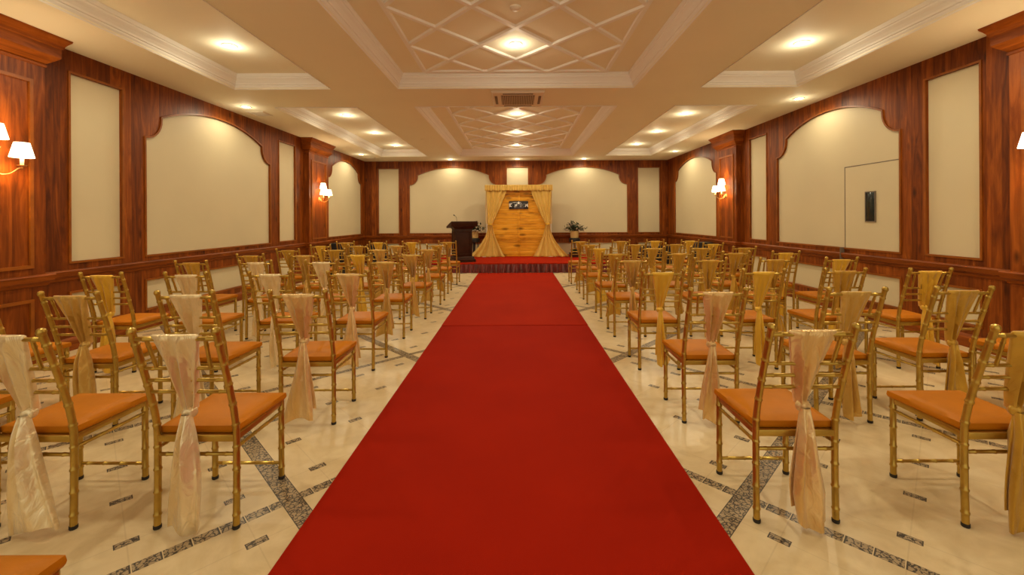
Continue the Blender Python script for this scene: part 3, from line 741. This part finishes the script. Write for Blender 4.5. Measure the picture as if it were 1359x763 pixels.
def sash_mesh(seed, tail, kx, top_w, knot_z, end_z):
    rr = random.Random(seed); p1, p2, p3, p4 = [rr.uniform(0, 6.28) for _ in range(4)]; fl = rr.choice((3, 4))
    # upper drape: closed flattened funnel around the back rails
    def up(s_, t_):
        z = lerp(.908, knot_z, t_); a = s_ * 2 * PI
        e = t_ ** 1.25
        sag = 1 - .10 * math.sin(PI * min(1, t_ * 1.1))
        w = lerp(top_w, .021, e) * sag; d_ = lerp(.016, .020, t_) + .004 * math.sin(PI * t_)
        ca, sa = math.cos(a), math.sin(a)
        x = w * (abs(ca) ** .75) * (1 if ca >= 0 else -1); side = (abs(sa) ** .55) * (1 if sa >= 0 else -1)
        u = x / w
        fold = (.014 * math.sin(u * fl * 2.4 + p1 + t_) + .007 * math.sin(u * 10 + p2)) * (min(1, t_ * 2.2) * .9 + .15) * abs(side) * (1 if side < 0 else .4)
        sagz = -.010 * (1 - u * u) * math.exp(-t_ * 5) * (0 if t_ == 0 else 1)
        cx = kx * e
        lx = lean(z if t_ < .85 else lerp(z, .6, 0))
        return (cx + x, B0 + lx + side * d_ + fold, z + sagz)
    m = MB().grid(up, 44, 22, True)
    n = len(m.v); tp = [tuple((m.v[i][0] * .96, B0 + lean(.912) + (m.v[i][1] - B0 - lean(.908)) * .5, .913)) for i in range(44)]
    base = len(m.v); m.v += tp; m.f += [(i, (i + 1) % 44, base + (i + 1) % 44, base + i) for i in range(44)] + [tuple(base + i for i in range(44))]
    top = m.mesh('sash', M['s_pale'], ang=75)
    yk = B0 + lean(knot_z) - .012
    # knot
    m = MB()
    def kn(s_, t_):
        a = s_ * 2 * PI; b = t_ * PI
        r = 1 + .14 * math.sin(5 * a + p3) * math.sin(b)
        return (kx + .030 * r * math.sin(b) * math.cos(a), yk - .004 + .026 * r * math.sin(b) * math.sin(a), knot_z - .004 + .030 * math.cos(b))
    m.grid(kn, 20, 11, True); knot = m.mesh('knot', M['s_pale'], ang=80)
    W = TW[tail]
    sk = rr.uniform(-.03, .05)
    def tl(s_, t_):
        a = s_ * 2 * PI; z = lerp(knot_z - .008, end_z, t_)
        w = interp(W, t_ ** .9); ca, sa = math.cos(a), math.sin(a)
        d_ = .018 + .010 * math.sin(PI * t_)
        u = (abs(ca) ** .8) * (1 if ca >= 0 else -1); side = (abs(sa) ** .6) * (1 if sa >= 0 else -1)
        fold = (.015 * math.sin(u * fl * 1.6 + p1 + 1.5 * t_) + .006 * math.sin(u * 7 + p2 - 2 * t_)) * min(1, t_ * 5)
        zz = z + (.022 * math.sin(u * 2 + p4) if tail != 'bulb' else -.03 * (1 - u * u) + .015) * max(0, t_ - .8) * 5
        return (kx + sk * t_ * t_ + u * w, yk - .022 - .012 * t_ + side * d_ + fold, zz)
    m = MB().grid(tl, 40, 30, True); m.f.append(tuple(29 * 40 + i for i in range(40)))
    # second, shorter layer peeping out behind
    def t2(s_, t_):
        a = s_ * 2 * PI; z = lerp(knot_z - .01, end_z + .07, t_); ca, sa = math.cos(a), math.sin(a)
        w = interp(W, t_) * .8
        return (kx + sk * t_ * t_ + .028 * t_ * (1 if p1 > 3 else -1) + ca * w, yk - .008 + sa * .010 + .008 * math.sin(ca * 5 + p3) * t_, z)
    m.grid(t2, 24, 16, True)
    t = m.mesh('tail', M['s_pale'], ang=75)
    return top, knot, t
specs = [('column', -.006, .100, .548, .035), ('flare', .012, .102, .545, .03), ('bulb', .010, .102, .555, .03), ('narrow', -.004, .098, .565, .08), ('flare', .0, .106, .585, .06), ('column', .02, .104, .575, .07)]
SM = [sash_mesh(11 + i, *s_) for i, s_ in enumerate(specs)]
SC = {}
def sash_set(i, col):
    if (i, col) not in SC:
        out = []
        for me in SM[i]:
            q = me.copy(); q.materials[0] = M[col]; out.append(q)
        SC[i, col] = out
    return SC[i, col]
COLN = {'s_pale': 'pale champagne', 's_pink': 'rose champagne', 's_tan': 'tan gold', 's_gold': 'deep gold', 's_yellow': 'yellow gold'}
nth = ['nearest', 'second', 'third', 'fourth', 'fifth', 'sixth', 'seventh', 'farthest']
seat = ['aisle seat', 'second seat from aisle', 'third seat from aisle', 'seat next to wall']
def chair(x, zr, sidx, scol, label, group, yaw=0):
    t = thing('chiavari_chair', label, 'chair', (x, zr + .12 + DP / 2, 0), yaw, group)
    for s_, k in ((-1, 'l'), (1, 'r')):
        for fr, yy in (('rear', B0 + lean(.01)), ('front', F0)):
            l = link('leg', ME[fr + k], t); c_ = link('foot_cap', ME['cap'], l); c_.location = (s_ * HW, yy, 0)
    link('top_rail', ME['top_rail'], t)
    for i in range(3): link('back_rail', ME['rail%d' % i], t)
    for i in range(4): link('spindle', ME['sp%d' % i], t); link('stretcher', ME['st%d' % i], t)
    link('seat_frame', ME['frame'], t); link('seat_cushion', ME['cushion'], t, label='tan leather seat cushion')
    a, b, c_ = sash_set(sidx, scol)
    so = link('sash', a, t, label=COLN[scol] + ' satin sash'); link('knot', b, so); link('tail', c_, so)
    return t
rowZ = [1.84, 2.82, 3.86, 4.93, 5.88, 6.90, 7.92, 9.05]
LX = [[-1.46, -2.20, -2.94], [-1.44, -2.17, -2.92, -3.66], [-1.51, -2.22, -2.96, -3.72], [-1.51, -2.24, -3.0, -3.74], [-1.46, -2.18, -2.92, -3.64], [-1.43, -2.20, -2.94, -3.66], [-1.47, -2.22, -2.92, -3.62], [-1.46, -2.22, -2.92, -3.62]]
RX = [[1.28, 2.20], [1.32, 2.22, 2.94, 3.68], [1.31, 2.21, 2.96, 3.70], [1.33, 2.23, 2.98, 3.72], [1.35, 2.22, 3.0, 3.68], [1.33, 2.19, 2.98, 3.65], [1.35, 2.19, 2.92, 3.62], [1.34, 2.20, 2.93, 3.66]]
LC = ['s_pale s_pale s_tan', 's_pink s_pale s_tan s_tan', 's_pink s_pale s_pale s_yellow', 's_tan s_pale s_pale s_gold', 's_tan s_yellow s_tan s_gold', 's_tan s_tan s_gold s_gold', 's_gold s_tan s_gold s_yellow', 's_gold s_yellow s_yellow s_gold']
RC = ['s_pink s_gold', 's_pink s_tan s_gold s_gold', 's_yellow s_yellow s_gold s_yellow', 's_tan s_gold s_gold s_yellow', 's_gold s_gold s_gold s_yellow', 's_yellow s_gold s_gold s_gold', 's_gold s_gold s_gold s_yellow', 's_gold s_gold s_yellow s_yellow']
SI = {('L', 0, 0): 0, ('L', 0, 1): 1, ('L', 1, 0): 4, ('L', 1, 1): 4, ('L', 1, 2): 5, ('R', 0, 0): 2, ('R', 0, 1): 1, ('R', 1, 0): 0, ('R', 1, 1): 3, ('R', 1, 2): 1, ('R', 2, 0): 3, ('R', 2, 1): 3, ('L', 2, 0): 4, ('R', 2, 3): 5}
rc = random.Random(21)
for side, X, CC in (('L', LX, LC), ('R', RX, RC)):
    nm = 'left' if side == 'L' else 'right'
    for k, row in enumerate(X):
        cols = CC[k].split()
        for j, x in enumerate(row):
            col = cols[j]; si = SI.get((side, k, j), rc.choice((0, 1, 3, 4, 5)))
            rown = 'row nearest camera' if k == 0 else 'row nearest stage' if k == 7 else nth[k] + ' row from camera'
            chair(x, rowZ[k] + rc.uniform(-.02, .02), si, col, 'gold chair, %s sash, %s of carpet, %s, %s' % (COLN[col], nm, rown, seat[j]), 'gold banquet chairs %s of the carpet' % nm, rc.uniform(-.02, .02))
chair(-1.475, .705, 0, 's_pale', 'gold chair cut off at the bottom left corner, only its tan seat showing', 'gold banquet chairs left of the carpet')

# ---------------------------------------------------------------- light and camera
w = bpy.data.worlds.new('world'); S.world = w; w.use_nodes = True
w.node_tree.nodes['Background'].inputs[0].default_value = (1, .88, .62, 1); w.node_tree.nodes['Background'].inputs[1].default_value = .85
cam = bpy.data.cameras.new('camera'); co = bpy.data.objects.new('camera', cam); C.objects.link(co)
co.location = (0, 0, 1.40); co.rotation_euler = (PI / 2, math.radians(.3), 0)
cam.sensor_width = 36; cam.lens = 36 * 570 / 1359; cam.shift_x = -6 / 1359; cam.shift_y = -91.5 / 1359; cam.clip_start = .05
S.camera = co
S.view_settings.view_transform = 'Standard'; S.view_settings.look = 'None'; S.view_settings.exposure = .06; S.view_settings.gamma = 1; S.view_settings.use_curve_mapping = False
